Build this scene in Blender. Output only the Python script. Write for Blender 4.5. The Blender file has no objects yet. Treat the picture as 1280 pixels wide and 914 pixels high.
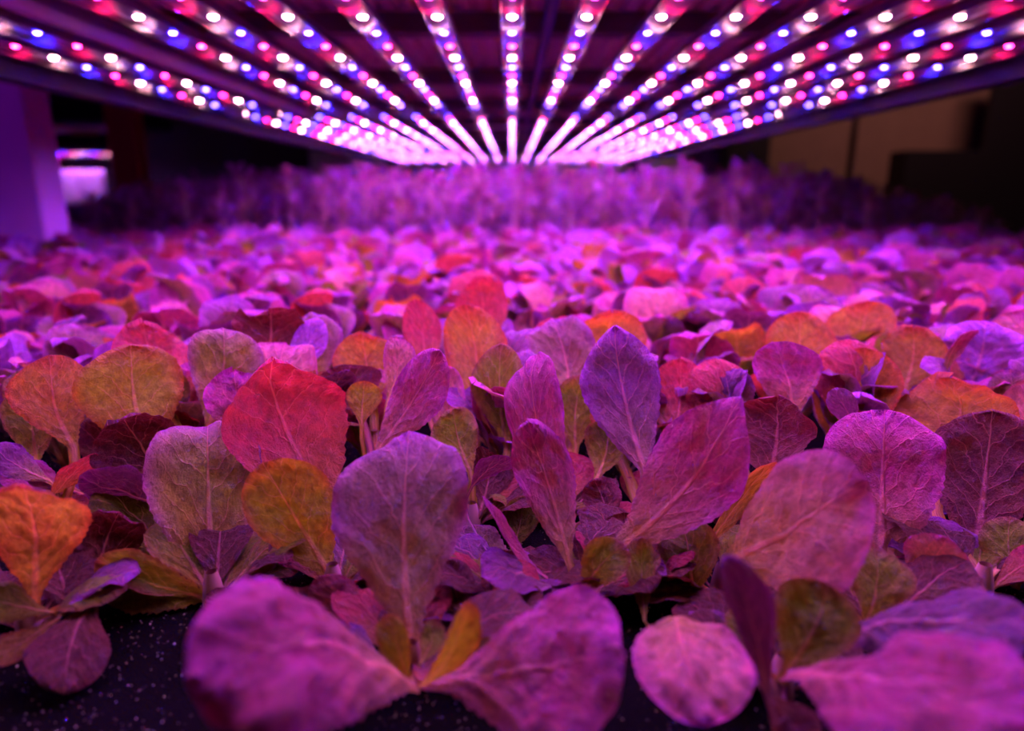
import bpy, bmesh, math, random
from mathutils import Vector, Matrix, noise

random.seed(11)
S = bpy.context.scene
COL = S.collection
PI = math.pi

# ------------------------------------------------------------------ camera
F = 853.0                      # focal length in pixels of the 1280x914 frame
PITCH = math.atan(217.0 / F)   # horizon at row 240
BED = 0.90                     # height of the planted surface
CZ = BED + 0.20
cam_d = bpy.data.cameras.new('camera')
cam_d.sensor_width = 36.0
cam_d.lens = F / 1280 * 36.0
cam_d.clip_start = 0.01
cam_d.clip_end = 60
cam_d.dof.use_dof = True
cam_d.dof.focus_distance = 0.395
cam_d.dof.aperture_fstop = 3.8
cam_d.dof.aperture_blades = 0
cam = bpy.data.objects.new('camera', cam_d)
cam.location = (0, 0, CZ)
cam.rotation_euler = (PI / 2 - PITCH, 0, 0)
COL.objects.link(cam)
S.camera = cam

# ------------------------------------------------------------------ world, exposure
W = bpy.data.worlds.new('world')
S.world = W
W.use_nodes = True
W.node_tree.nodes['Background'].inputs[0].default_value = (0.30, 0.10, 0.55, 1)
W.node_tree.nodes['Background'].inputs[1].default_value = 0.01
S.view_settings.view_transform = 'Standard'
S.view_settings.look = 'None'
S.view_settings.gamma = 1
S.view_settings.use_curve_mapping = False
S.view_settings.exposure = 0.86
S.cycles.use_denoising = True
S.cycles.max_bounces = 6
S.cycles.transparent_max_bounces = 12
S.cycles.sample_clamp_indirect = 3.0
S.cycles.caustics_reflective = False
S.cycles.caustics_refractive = False

LED_POWER = 1.0
# light of the diodes (linear rgb radiance)
LED_COL = {'white': (600, 215, 300), 'blue': (40, 24, 2100), 'red': (700, 5, 90)}

def area_light(name, loc, rot, size, sizey, col, power):
    l = bpy.data.lights.new(name, 'AREA')
    l.shape = 'RECTANGLE'; l.size = size; l.size_y = sizey
    l.color = col; l.energy = power
    o = bpy.data.objects.new(name, l)
    o.location = loc; o.rotation_euler = rot
    COL.objects.link(o)
    return o
# assumed warm light outside the frame to the right, added for the beige boards
area_light('assumed_aisle_light', (2.7, 3.3, 2.7), (math.radians(45), 0, 0), 0.6, 0.2, (1, .42, .42), 6)
# violet light added outside the frame on the left to brighten the white post
area_light('added_post_light', (-2.3, .5, 1.75), (math.radians(75), 0, math.radians(-40)), .9, .3, (.50, .03, 1), 2.2)

def P(px, py, d):
    """pixel + depth along the axis -> world point"""
    x = (px - 640) / F * d
    u = (457 - py) / F * d
    c, s = math.cos(PITCH), math.sin(PITCH)
    return Vector((x, d * c + u * s, CZ - d * s + u * c))

def G(px, py, z=BED):
    """pixel -> point on the plane z"""
    c, s = math.cos(PITCH), math.sin(PITCH)
    v = (457 - py) / F
    d = (z - CZ) / (v * c - s)
    return P(px, py, d)

# ------------------------------------------------------------------ helpers
def tag(o, label=None, cat=None, group=None, kind=None):
    if label: o['label'] = label
    if cat: o['category'] = cat
    if group: o['group'] = group
    if kind: o['kind'] = kind
    return o

def empty(name, loc, rz=0.0, parent=None):
    o = bpy.data.objects.new(name, None)
    o.empty_display_size = 0.02
    o.location = loc; o.rotation_euler = (0, 0, rz)
    COL.objects.link(o)
    if parent: o.parent = parent
    return o

def link(name, me, parent=None, loc=(0, 0, 0), rot=(0, 0, 0), scale=None):
    o = bpy.data.objects.new(name, me)
    o.location = loc; o.rotation_euler = rot
    if scale: o.scale = scale
    COL.objects.link(o)
    if parent: o.parent = parent
    return o

def mesh_from(name, verts, faces, mat, smooth=True):
    me = bpy.data.meshes.new(name)
    me.from_pydata(verts, [], faces)
    me.materials.append(mat)
    if smooth:
        me.polygons.foreach_set('use_smooth', [True] * len(me.polygons))
    me.update()
    return me

class MB:
    def __init__(s): s.v = []; s.f = []
    def box(s, x0, x1, y0, y1, z0, z1):
        b = len(s.v)
        s.v += [(x0,y0,z0),(x1,y0,z0),(x1,y1,z0),(x0,y1,z0),(x0,y0,z1),(x1,y0,z1),(x1,y1,z1),(x0,y1,z1)]
        s.f += [tuple(b+i for i in q) for q in ((0,3,2,1),(4,5,6,7),(0,1,5,4),(1,2,6,5),(2,3,7,6),(3,0,4,7))]
        return s
    def extrude(s, prof, y0, y1, closed=True):
        """profile of (x,z) run along y"""
        b = len(s.v); n = len(prof)
        s.v += [(x, y0, z) for x, z in prof] + [(x, y1, z) for x, z in prof]
        for i in range(n if closed else n - 1):
            j = (i + 1) % n
            s.f.append((b+i, b+j, b+n+j, b+n+i))
        if closed:
            s.f.append(tuple(b+i for i in range(n))[::-1]); s.f.append(tuple(b+n+i for i in range(n)))
        return s
    def mesh(s, name, mat, smooth=False, bevel=0):
        me = mesh_from(name, s.v, s.f, mat, smooth)
        bm = bmesh.new(); bm.from_mesh(me)
        bmesh.ops.recalc_face_normals(bm, faces=bm.faces)
        if bevel:
            bmesh.ops.bevel(bm, geom=list(bm.edges), offset=bevel, segments=1, affect='EDGES')
        bm.to_mesh(me); bm.free()
        return me

# ------------------------------------------------------------------ materials
def new_mat(name):
    m = bpy.data.materials.new(name); m.use_nodes = True
    nt = m.node_tree
    for n in list(nt.nodes): nt.nodes.remove(n)
    out = nt.nodes.new('ShaderNodeOutputMaterial')
    return m, nt, out

def simple(name, col, rough=0.5, metal=0.0, bump=0.0, scale=40, var=0.15, spec=0.5):
    m, nt, out = new_mat(name)
    b = nt.nodes.new('ShaderNodeBsdfPrincipled')
    b.inputs['Roughness'].default_value = rough
    b.inputs['Metallic'].default_value = metal
    b.inputs['Specular IOR Level'].default_value = spec
    tc = nt.nodes.new('ShaderNodeTexCoord')
    nz = nt.nodes.new('ShaderNodeTexNoise'); nz.inputs['Scale'].default_value = scale
    nz.inputs['Detail'].default_value = 4
    nt.links.new(tc.outputs['Object'], nz.inputs['Vector'])
    mx = nt.nodes.new('ShaderNodeMix'); mx.data_type = 'RGBA'
    mx.inputs[6].default_value = tuple(c * (1 - var) for c in col) + (1,)
    mx.inputs[7].default_value = tuple(min(1, c * (1 + var)) for c in col) + (1,)
    nt.links.new(nz.outputs['Fac'], mx.inputs[0])
    nt.links.new(mx.outputs[2], b.inputs['Base Color'])
    if bump:
        bp = nt.nodes.new('ShaderNodeBump'); bp.inputs['Strength'].default_value = bump
        bp.inputs['Distance'].default_value = 0.002
        nt.links.new(nz.outputs['Fac'], bp.inputs['Height'])
        nt.links.new(bp.outputs[0], b.inputs['Normal'])
    nt.links.new(b.outputs[0], out.inputs[0])
    return m

def emitter(name, col, k=1.0):
    m, nt, out = new_mat(name)
    e = nt.nodes.new('ShaderNodeEmission')
    mxv = max(col)
    e.inputs[0].default_value = tuple(c / mxv for c in col) + (1,)
    # the lens sends most of the light straight down, little sideways
    ge = nt.nodes.new('ShaderNodeNewGeometry')
    dt = nt.nodes.new('ShaderNodeVectorMath'); dt.operation = 'DOT_PRODUCT'; dt.inputs[1].default_value = (0, 0, -1)
    nt.links.new(ge.outputs['Incoming'], dt.inputs[0])
    mr = nt.nodes.new('ShaderNodeMapRange')
    nt.links.new(dt.outputs['Value'], mr.inputs[0])
    mr.inputs[1].default_value = 0.0; mr.inputs[2].default_value = 0.75
    mr.inputs[3].default_value = 0.05 * mxv * k; mr.inputs[4].default_value = mxv * k
    nt.links.new(mr.outputs[0], e.inputs[1])
    nt.links.new(e.outputs[0], out.inputs[0])
    return m

def cover_mat():
    """clear, faintly frosted polycarbonate"""
    m, nt, out = new_mat('tube_polycarbonate')
    tr = nt.nodes.new('ShaderNodeBsdfTransparent'); tr.inputs[0].default_value = (.97, .97, .97, 1)
    gl = nt.nodes.new('ShaderNodeBsdfGlossy'); gl.inputs['Roughness'].default_value = 0.08
    tl = nt.nodes.new('ShaderNodeBsdfTranslucent'); tl.inputs[0].default_value = (.9, .9, .9, 1)
    fr = nt.nodes.new('ShaderNodeFresnel')
    # a thin wall reflects alike from both sides
    ge = nt.nodes.new('ShaderNodeNewGeometry')
    io = nt.nodes.new('ShaderNodeMix'); io.inputs[2].default_value = 1.45; io.inputs[3].default_value = 1 / 1.45
    nt.links.new(ge.outputs['Backfacing'], io.inputs[0]); nt.links.new(io.outputs[0], fr.inputs[0])
    a = nt.nodes.new('ShaderNodeMixShader'); a.inputs[0].default_value = 0.03
    b = nt.nodes.new('ShaderNodeMixShader')
    nt.links.new(tr.outputs[0], a.inputs[1]); nt.links.new(tl.outputs[0], a.inputs[2])
    nt.links.new(fr.outputs[0], b.inputs[0])
    nt.links.new(a.outputs[0], b.inputs[1]); nt.links.new(gl.outputs[0], b.inputs[2])
    nt.links.new(b.outputs[0], out.inputs[0])
    return m

def leaf_mat(name='lettuce_leaf', sheen=1.0):
    m, nt, out = new_mat(name)
    N = nt.nodes.new; L = nt.links.new
    def math_(op, a=None, b=None, c=None):
        n = N('ShaderNodeMath'); n.operation = op
        for i, v in enumerate((a, b, c)):
            if v is None: continue
            if isinstance(v, (int, float)): n.inputs[i].default_value = v
            else: L(v, n.inputs[i])
        return n.outputs[0]
    def mapr(v, a, b, c=0.0, d=1.0):
        n = N('ShaderNodeMapRange'); n.interpolation_type = 'SMOOTHSTEP'
        L(v, n.inputs[0])
        for i, q in enumerate((a, b, c, d)): n.inputs[i + 1].default_value = q
        return n.outputs[0]
    def mixc(f, a, b, mode='MIX'):
        n = N('ShaderNodeMix'); n.data_type = 'RGBA'; n.blend_type = mode
        if isinstance(f, (int, float)): n.inputs[0].default_value = f
        else: L(f, n.inputs[0])
        for i, v in ((6, a), (7, b)):
            if isinstance(v, tuple): n.inputs[i].default_value = v + (1,)
            else: L(v, n.inputs[i])
        return n.outputs[2]
    vc = N('ShaderNodeAttribute'); vc.attribute_name = 'tint'
    uv = N('ShaderNodeUVMap'); uv.uv_map = 'leaf'
    sep = N('ShaderNodeSeparateXYZ'); L(uv.outputs[0], sep.inputs[0])
    x = math_('MULTIPLY', math_('SUBTRACT', sep.outputs[0], 0.5), 2.0)   # -1..1 across
    v = sep.outputs[1]
    ax = math_('ABSOLUTE', x)
    oi = N('ShaderNodeObjectInfo')
    off = N('ShaderNodeCombineXYZ'); L(math_('MULTIPLY', oi.outputs['Random'], 37.0), off.inputs[2])
    tc = N('ShaderNodeTexCoord')
    add = N('ShaderNodeVectorMath'); add.operation = 'ADD'
    L(uv.outputs[0], add.inputs[0]); L(off.outputs[0], add.inputs[1])
    n1 = N('ShaderNodeTexNoise'); n1.inputs['Scale'].default_value = 3.0; n1.inputs['Detail'].default_value = 5
    L(add.outputs[0], n1.inputs['Vector'])
    n2 = N('ShaderNodeTexNoise'); n2.inputs['Scale'].default_value = 14.0; n2.inputs['Detail'].default_value = 6
    n2.inputs['Roughness'].default_value = 0.65
    L(add.outputs[0], n2.inputs['Vector'])
    # midrib
    wmid = mapr(v, 0.0, 1.0, 0.10, 0.012)
    mid = math_('SUBTRACT', 1.0, mapr(math_('DIVIDE', ax, wmid), 0.25, 1.0))
    # side veins: leave the midrib at an angle and arch towards the tip
    wob = math_('MULTIPLY', math_('SUBTRACT', n1.outputs['Fac'], 0.5), 0.42)
    q = math_('ADD', math_('SUBTRACT', v, math_('MULTIPLY', math_('POWER', ax, 0.85), 0.40)), wob)
    sidev = math_('ABSOLUTE', math_('SUBTRACT', math_('FRACT', math_('ADD', math_('MULTIPLY', q, 6.5), math_('MULTIPLY', math_('GREATER_THAN', x, 0.0), 0.45))), 0.5))
    vein = math_('MULTIPLY', math_('SUBTRACT', 1.0, mapr(sidev, 0.01, 0.055)), mapr(ax, 0.95, 0.35))
    # net of fine veins
    vo = N('ShaderNodeTexVoronoi'); vo.feature = 'DISTANCE_TO_EDGE'; vo.inputs['Scale'].default_value = 13
    mpx = N('ShaderNodeMapping'); mpx.inputs['Scale'].default_value = (1.0, 1.5, 1)
    L(add.outputs[0], mpx.inputs[0])
    wv = N('ShaderNodeVectorMath'); wv.operation = 'ADD'
    L(mpx.outputs[0], wv.inputs[0])
    ns = N('ShaderNodeVectorMath'); ns.operation = 'SCALE'; ns.inputs['Scale'].default_value = 0.08
    L(n2.outputs['Color'], ns.inputs[0]); L(ns.outputs[0], wv.inputs[1])
    L(wv.outputs[0], vo.inputs['Vector'])
    net = math_('SUBTRACT', 1.0, mapr(vo.outputs['Distance'], 0.0, 0.05))
    allv = math_('MAXIMUM', mid, math_('MULTIPLY', vein, 0.7))
    allv = math_('MAXIMUM', allv, math_('MULTIPLY', net, 0.25))
    # blotches of pigment
    base = mixc(mapr(n1.outputs['Fac'], 0.40, 0.70, 0.0, 0.30), vc.outputs['Color'], mixc(1.0, vc.outputs['Color'], (1.0, 0.15, 1.2), 'MULTIPLY'))
    vr = N('ShaderNodeCombineXYZ')
    k_ = mapr(n2.outputs['Fac'], 0.3, 0.75, 0.70, 1.30)
    for i_ in range(3): L(k_, vr.inputs[i_])
    base = mixc(1.0, base, vr.outputs[0], 'MULTIPLY')
    spot = mapr(n2.outputs['Fac'], 0.69, 0.73, 0.0, 0.7)
    base = mixc(spot, base, mixc(1.0, base, (0.25, 0.08, 0.15), 'MULTIPLY'))
    veinc = mixc(0.5, mixc(1.0, base, (1.7, 1.7, 1.7), 'MULTIPLY'), (0.70, 0.24, 0.28))
    base = mixc(allv, base, veinc)
    # the underside is paler than the inner face
    geo = N('ShaderNodeNewGeometry')
    under = mixc(0.12, base, (0.42, 0.26, 0.10))
    colr = mixc(geo.outputs['Backfacing'], base, under)
    pr = N('ShaderNodeBsdfPrincipled')
    L(colr, pr.inputs['Base Color'])
    L(mapr(n2.outputs['Fac'], 0.2, 0.8, 0.26, 0.46), pr.inputs['Roughness'])
    pr.inputs['Specular IOR Level'].default_value = 0.32
    # relief: veins sunk, blisters between them
    blister = math_('MULTIPLY', math_('SUBTRACT', 0.5, math_('ABSOLUTE', math_('SUBTRACT', sidev, 0.25))), 1.2)
    h = math_('ADD', math_('MULTIPLY', allv, -0.9), math_('MULTIPLY', sidev, 0.9))
    h = math_('ADD', h, math_('MULTIPLY', n2.outputs['Fac'], 2.4))
    h = math_('ADD', h, math_('MULTIPLY', n1.outputs['Fac'], 1.2))
    bp = N('ShaderNodeBump'); bp.inputs['Strength'].default_value = 0.75; bp.inputs['Distance'].default_value = 0.006
    L(h, bp.inputs['Height']); L(bp.outputs[0], pr.inputs['Normal'])
    tl = N('ShaderNodeBsdfTranslucent')
    # what passes through a leaf is warmer: chlorophyll and anthocyanin take the blue
    thru = mixc(0.85, base, (1.0, 1.05, 0.25), 'MULTIPLY')
    thru = mixc(0.04, thru, (1.0, 0.30, 0.05))
    L(thru, tl.inputs[0]); L(bp.outputs[0], tl.inputs['Normal'])
    mx = N('ShaderNodeMixShader'); L(vc.outputs['Alpha'], mx.inputs[0])
    L(pr.outputs[0], mx.inputs[1]); L(tl.outputs[0], mx.inputs[2])
    L(mx.outputs[0], out.inputs[0])
    return m

def grit_mat():
    m, nt, out = new_mat('wet_grit')
    b = nt.nodes.new('ShaderNodeBsdfPrincipled')
    tc = nt.nodes.new('ShaderNodeTexCoord')
    vo = nt.nodes.new('ShaderNodeTexVoronoi'); vo.inputs['Scale'].default_value = 500
    nt.links.new(tc.outputs['Object'], vo.inputs['Vector'])
    cr = nt.nodes.new('ShaderNodeValToRGB')
    cr.color_ramp.elements[0].color = (.01, .01, .012, 1); cr.color_ramp.elements[0].position = .4
    cr.color_ramp.elements[1].color = (.5, .42, .32, 1)
    nt.links.new(vo.outputs['Color'], cr.inputs[0])
    nt.links.new(cr.outputs[0], b.inputs['Base Color'])
    b.inputs['Roughness'].default_value = 0.18
    bp = nt.nodes.new('ShaderNodeBump'); bp.inputs['Strength'].default_value = 1; bp.inputs['Distance'].default_value = 0.001
    nt.links.new(vo.outputs['Distance'], bp.inputs['Height'])
    nt.links.new(bp.outputs[0], b.inputs['Normal'])
    nt.links.new(b.outputs[0], out.inputs[0])
    return m

M = dict(
    leaf=leaf_mat(),
    housing=simple('aluminium_housing', (.17, .14, .30), .35, .3, 0),  # violet cast of the diodes is put into the metal colour
    board=simple('circuit_board', (.10, .07, .30), .35),  # blue-violet LED glow on the board is put into its colour
    cap=simple('grey_end_cap', (.25, .25, .28), .4),
    cover=cover_mat(),
    milky=simple('milky_cover', (.26, .20, .40), .35),  # cover added to the unlit tube to pick up its neighbours' violet light
    off=simple('unlit_diode', (.8, .6, .35), .3),
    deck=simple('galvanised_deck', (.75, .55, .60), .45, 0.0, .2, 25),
    beam=simple('dark_steel', (.10, .08, .09), .5, .3),
    rail=simple('painted_rail', (.018, .012, .03), .6, spec=.1),
    white_post=simple('white_paint_in_violet_light', (.60, .22, .80), .55, 0, .1, 8),  # white post: the purple light on it is put into the paint colour
    red_post=simple('wine_red_paint', (.6, .02, .05), .5),
    conduit=simple('blue_conduit', (.08, .06, .30), .4),
    tray=simple('black_tray_plastic', (.004, .003, .004), .9, spec=.02),
    mat=simple('black_capillary_mat', (.004, .003, .004), .9, 0, 1.0, 900, spec=.02),
    grit=grit_mat(),
    sheet=simple('white_reflective_sheet', (.80, .78, .82), .5, 0, .3, 6),
    wall=simple('dark_wall_paint', (.045, .03, .05), .8, 0, .1, 10),
    beige=simple('beige_board', (.34, .22, .15), .7, 0, .1, 10),
    black=simple('black_panel', (.012, .010, .014), .5),
    floor=simple('grey_concrete', (.12, .11, .12), .6, 0, .3, 6),
    tag=simple('yellow_reflection', (.6, .42, .1), .5),  # painted yellow reflection below the neighbour's shelf
    stalk=simple('pale_stalk', (.42, .20, .22), .5),
    blue_tag=simple('blue_plastic', (.08, .06, .8), .35),
)
for k in LED_COL:
    M['led_' + k] = emitter('diode_' + k, LED_COL[k], LED_POWER)

# ------------------------------------------------------------------ leaves
TRANS = {'olive': .38, 'yellow': .5, 'orange': .55, 'red': .40, 'pink': .22, 'purple': .22, 'magenta': .24, 'mauve': .26, 'dark': .28, 'olive_purple': .32, 'lilac': .15}
TYPES = {  # blade, margin and tip
    'olive':   ((.27, .40, .015), (.42, .12, .10)),
    'yellow':  ((.46, .52, .02),  (.56, .16, .05)),
    'orange':  ((.60, .38, .06),  (.66, .08, .06)),
    'red':     ((.62, .07, .13), (.60, .02, .12)),
    'pink':    ((.66, .26, .24),  (.66, .06, .44)),
    'purple':  ((.18, .03, .18), (.34, .02, .46)),
    'magenta': ((.46, .04, .20),  (.54, .02, .44)),
    'mauve':   ((.24, .14, .10),  (.44, .05, .46)),
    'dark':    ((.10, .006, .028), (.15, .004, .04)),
    'olive_purple': ((.32, .34, .04), (.46, .07, .42)),
    'lilac':   ((.46, .10, .66),  (.54, .10, .76)),
}

def profile(t, ex=1.2, pt=0.0):
    if t < 0.64:
        a = t / 0.64
        e = (a * a * (3 - 2 * a)) ** ex
        return 0.12 + 0.88 * (0.15 * a + 0.85 * e)
    b = (t - 0.64) / 0.36
    return (1 - pt) * max(0.0, 1 - b ** 2.3) ** 0.52 + pt * max(0.0, 1 - b ** 1.5) ** 0.9

def leaf_geom(base, tip, width, n_hint, typ, bow=0.3, curl=0.6, roll=0.0, cup=0.25, crown=None,
              seed=0, corr=0.045, nu=12, nv=26, serr=0.06, ruffle=0.05, flip=False, shade=1.0, olive_base=0.8, fold=0.0, crinkle=0.14, ob_len=0.6, taper=None, point=None):
    """blade from BASE to TIP whose face looks along N_HINT; a stalk joins it to CROWN. Returns verts, faces, uvs, cols"""
    rnd = random.Random(seed)
    a = tip - base
    L = a.length
    a = a / L
    n = n_hint - a * n_hint.dot(a)
    if n.length < 1e-4: n = a.orthogonal()
    n.normalize()
    n = Matrix.Rotation(roll, 3, a) @ n
    side = a.cross(n)
    # midrib in the (a, n) plane
    pts = [(0.0, 0.0)]; angs = []
    th = -bow * 0.5
    for i in range(nv):
        t = (i + .5) / nv
        ang = -bow + 2 * bow * t + (curl * (1.45 if curl > .55 else 1)) * max(0.0, (t - 0.62) / 0.38) ** 1.4
        angs.append(ang)
        x, y = pts[-1]
        pts.append((x + math.cos(ang), y + math.sin(ang)))
    # similarity so that the chord fits: for a strong curl the highest point takes the tip's place
    k = max(range(len(pts)), key=lambda i: pts[i][0])
    ex, ey = pts[k]
    el = math.hypot(ex, ey); rot = math.atan2(ey, ex)
    sc = L / el
    cr, sr = math.cos(-rot), math.sin(-rot)
    pl = [((x * cr - y * sr) * sc, (x * sr + y * cr) * sc) for x, y in pts]
    an = [angs[0]] + [(angs[i - 1] + angs[i]) / 2 for i in range(1, nv)] + [angs[-1]]
    an = [q - rot for q in an]
    rows = []
    hw = width / 2
    if crown is not None and (base - crown).length > 0.004:
        t0 = (a * math.cos(an[0]) + n * math.sin(an[0])) * (base - crown).length
        dv = Vector((0, 0, 1)) * (base - crown).length * 0.7
        m = 6
        for i in range(m):
            u = i / m
            h00 = 2*u**3 - 3*u*u + 1; h10 = u**3 - 2*u*u + u; h01 = -2*u**3 + 3*u*u; h11 = u**3 - u*u
            p = crown * h00 + dv * h10 + base * h01 + t0 * h11
            rows.append((p, None, 0.0, 0.10 + 0.03 * u))
    for i in range(nv + 1):
        x, y = pl[i]
        rows.append((base + a * x + n * y, an[i], i / nv, None))
    ph = rnd.uniform(0, 6.28); ph2 = rnd.uniform(0, 6.28)
    fr = rnd.uniform(9, 14)
    blade, marg = TYPES[typ]
    verts, uvs, cols = [], [], []
    off = Vector((rnd.uniform(0, 50), rnd.uniform(0, 50), rnd.uniform(0, 50)))
    asym = rnd.uniform(-.12, .12)
    pex = rnd.uniform(.60, 1.1)
    if taper: pex = taper
    ptd = rnd.uniform(0, .30) if point is None else point
    sway = rnd.uniform(-.07, .07) * L        # the midrib bends sideways
    twist = rnd.uniform(-.35, .35)
    lip = rnd.uniform(-.5, .35)              # the margin rolls back or forward
    for ri, (p, ang, t, pw) in enumerate(rows):
        if ang is None:
            ang = an[0]; w = pw; up = True
        else:
            w = max(profile(t, pex, ptd), 0.02)
        nn = n * math.cos(ang) - a * math.sin(ang)
        for j in range(nu + 1):
            s = -1 + 2 * j / nu
            ws = w
            if pw is None and serr and 0.06 < t < 0.86:
                saw = (t * 17 + ph) % 1.0
                amt = serr * (1.0 if t < .6 else 0.35)
                if abs(s) > 0.99: ws = w + amt * (saw - 0.4) * (1.2 if j else 0.9)
            ws *= 1 + asym * (1 if s > 0 else -1) * math.sin(PI * t)
            lat = s * ws
            al = cup * abs(lat)
            xo = math.sin(al) / max(cup, 1e-3) if cup > 1e-3 else abs(lat)
            zo = (1 - math.cos(al)) / cup if cup > 1e-3 else 0
            xo = math.copysign(xo, lat)
            if fold:
                zo += fold * abs(lat)
            rz = ruffle * (abs(s) ** 2) * math.sin(fr * t * (1 if s > 0 else 1.17) + (ph if s > 0 else ph2)) * min(1, t * 3)
            rz += 0.13 * noise.noise(Vector((lat * 1.6, t * 3.0, 0)) + off) * min(1, t * 4)
            # crinkles, stronger near the tip
            rz += crinkle * noise.noise(Vector((lat * 4.5, t * 7.0, 5)) + off) * min(1, t * 1.6)
            # blisters between the side veins
            q = (t - 0.40 * abs(lat) ** 0.85) * 8.5
            rz += corr * abs(math.sin(PI * q + 3 * noise.noise(Vector((lat, t * 2, 3)) + off))) * min(1, t * 3) * (1 - abs(s) ** 3)
            rz -= 0.03 * math.exp(-(lat / 0.07) ** 2) * (0.3 if pw is None else 1)
            rz += lip * max(0.0, abs(s) - .62) ** 1.6 * min(1, t * 3) * 1.6
            tw = twist * t * t
            xx_, zz_ = xo * hw, (zo + rz) * hw
            xx_, zz_ = xx_ * math.cos(tw) - zz_ * math.sin(tw), xx_ * math.sin(tw) + zz_ * math.cos(tw)
            v = p + side * (xx_ + sway * math.sin(PI * t)) + nn * zz_
            verts.append(v)
            uvs.append((0.5 + 0.5 * lat, 0.03 + 0.97 * t if pw is None else 0.0))
            e = max(abs(s) ** 5 * 0.8, max(0, (t - .74) / .26) ** 1.8)
            e = min(1, e + 0.25 * noise.noise(Vector((lat * 2, t * 4, 7)) + off))
            e = max(0, e)
            c = [blade[q_] * (1 - e) + marg[q_] * e for q_ in range(3)]
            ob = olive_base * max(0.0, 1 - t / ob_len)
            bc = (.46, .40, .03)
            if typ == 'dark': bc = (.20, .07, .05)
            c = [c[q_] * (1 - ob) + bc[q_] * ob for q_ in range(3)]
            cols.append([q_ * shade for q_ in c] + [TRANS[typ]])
    faces = []
    nr = len(rows)
    for i in range(nr - 1):
        for j in range(nu):
            q = i * (nu + 1) + j
            f = (q, q + 1, q + nu + 2, q + nu + 1)
            faces.append(f if flip else f[::-1])
    return verts, faces, uvs, cols

def leaf_mesh(name, parts, origin=None, mat=None):
    """one mesh out of one or several leaf_geom results, relative to ORIGIN"""
    V, Fa, U, Cc = [], [], [], []
    for vs, fs, us, cs in parts:
        b = len(V)
        V += [v - origin if origin is not None else v for v in vs]
        Fa += [tuple(b + i for i in f) for f in fs]
        U += us; Cc += cs
    me = mesh_from(name, V, Fa, mat or M['leaf'])
    uvl = me.uv_layers.new(name='leaf')
    idx = [0] * len(me.loops); me.loops.foreach_get('vertex_index', idx)
    flat = []
    for i in idx: flat += U[i]
    uvl.data.foreach_set('uv', flat)
    ca = me.color_attributes.new('tint', 'FLOAT_COLOR', 'POINT')
    fc = []
    for c in Cc: fc += c
    ca.data.foreach_set('color', fc)
    return me

# ================================================================== THE SETTING
def struct(name, me, **kw):
    return tag(link(name, me, **kw), kind='structure')

struct('floor', MB().box(-6, 6, -2, 6.2, -0.1, 0).mesh('floor', M['floor']))
struct('wall_back', MB().box(-6, 6, 6.2, 6.3, 0, 4).mesh('wall_back', M['wall']))
struct('wall_left', MB().box(-6.1, -6, -2, 6.3, 0, 4).mesh('wall_left', M['wall']))
struct('wall_right', MB().box(6, 6.1, -2, 6.3, 0, 4).mesh('wall_right', M['wall']))
struct('wall_front', MB().box(-6, 6, -2.1, -2, 0, 4).mesh('wall_front', M['wall']))
struct('ceiling', MB().box(-6, 6, -2, 6.3, 4, 4.1).mesh('ceiling', M['wall']))

# beige boards against the right part of the back, with a dark joint between
def at(px, py, d): return P(px, py, d)
D0 = 4.6
def board(x0, x1, ytop, ybot, d, thick, mat, name, bevel=0):
    a = at(x0, ytop, d); b = at(x1, ybot, d)
    y = a.y
    return (min(a.x, b.x), max(a.x, b.x), y, y + thick, min(a.z, b.z), max(a.z, b.z))
def board_obj(name, x0, x1, ytop, ybot, d, thick, mat, label, cat, zfloor=True, group=None):
    q = list(board(x0, x1, ytop, ybot, d, thick, mat, name))
    if zfloor: q[4] = 0.0
    cx = (q[0] + q[1]) / 2
    me = MB().box(q[0] - cx, q[1] - cx, 0, thick, q[4], q[5]).mesh(name, mat, bevel=0.004)
    return tag(link(name, me, loc=(cx, q[2], 0)), label, cat, group)
board_obj('partition_board', 966, 1076, 60, 250, D0, .03, M['beige'], 'beige partition board behind the blurred plants, left of the dark joint', 'partition')
board_obj('partition_board', 1084, 1300, 60, 250, D0 + .02, .03, M['beige'], 'wider beige partition board behind the blurred plants, right of the dark joint', 'partition')
board_obj('equipment_cabinet', 1134, 1236, 188, 280, D0 - .3, .2, M['black'], 'black cabinet standing in front of the beige boards on the right', 'cabinet')
board_obj('dark_screen', 1252, 1420, 60, 280, D0 - .4, .05, M['black'], 'black screen at the right edge behind the plants', 'screen')
board_obj('dark_box', 912, 966, 150, 260, D0 - .1, .15, M['black'], 'black box between the white sheet and the beige board', 'box')

# white reflective sheet hung behind the far end of the rack
def curtain(name, x0, x1, y, z0, z1, waves, amp, mat):
    n = 120; v = []; f = []
    for i in range(n + 1):
        u = i / n
        dy = amp * math.sin(u * waves * 2 * PI) + amp * .5 * math.sin(u * waves * 3.7 * PI + 1)
        for k in range(7):
            w = k / 6
            v.append((x0 + (x1 - x0) * u - (x0 + x1) / 2, dy * (1 - .5 * w), z0 + (z1 - z0) * w))
    for i in range(n):
        for k in range(6):
            q = i * 7 + k
            f.append((q, q + 7, q + 8, q + 1))
    o = link(name, mesh_from(name, v, f, mat), loc=((x0 + x1) / 2, y, 0))
    m = o.modifiers.new('thickness', 'SOLIDIFY'); m.thickness = 0.003
    return o
YS = 5.1
tag(curtain('reflective_sheet', -1.45, 1.60, YS, 0.0, CZ + .29, 9, .025, M['sheet']), 'white reflective sheet hanging behind the far end of the lamp rows', 'sheet')

# ================================================================== THE RACK
LZ = CZ + 0.16          # underside of the lamps
PITCH_X = 0.076
ROWS = [(0.25, 1.575), (1.600, 3.075), (3.100, 4.20)]
WX = 8 * PITCH_X + .055
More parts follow.
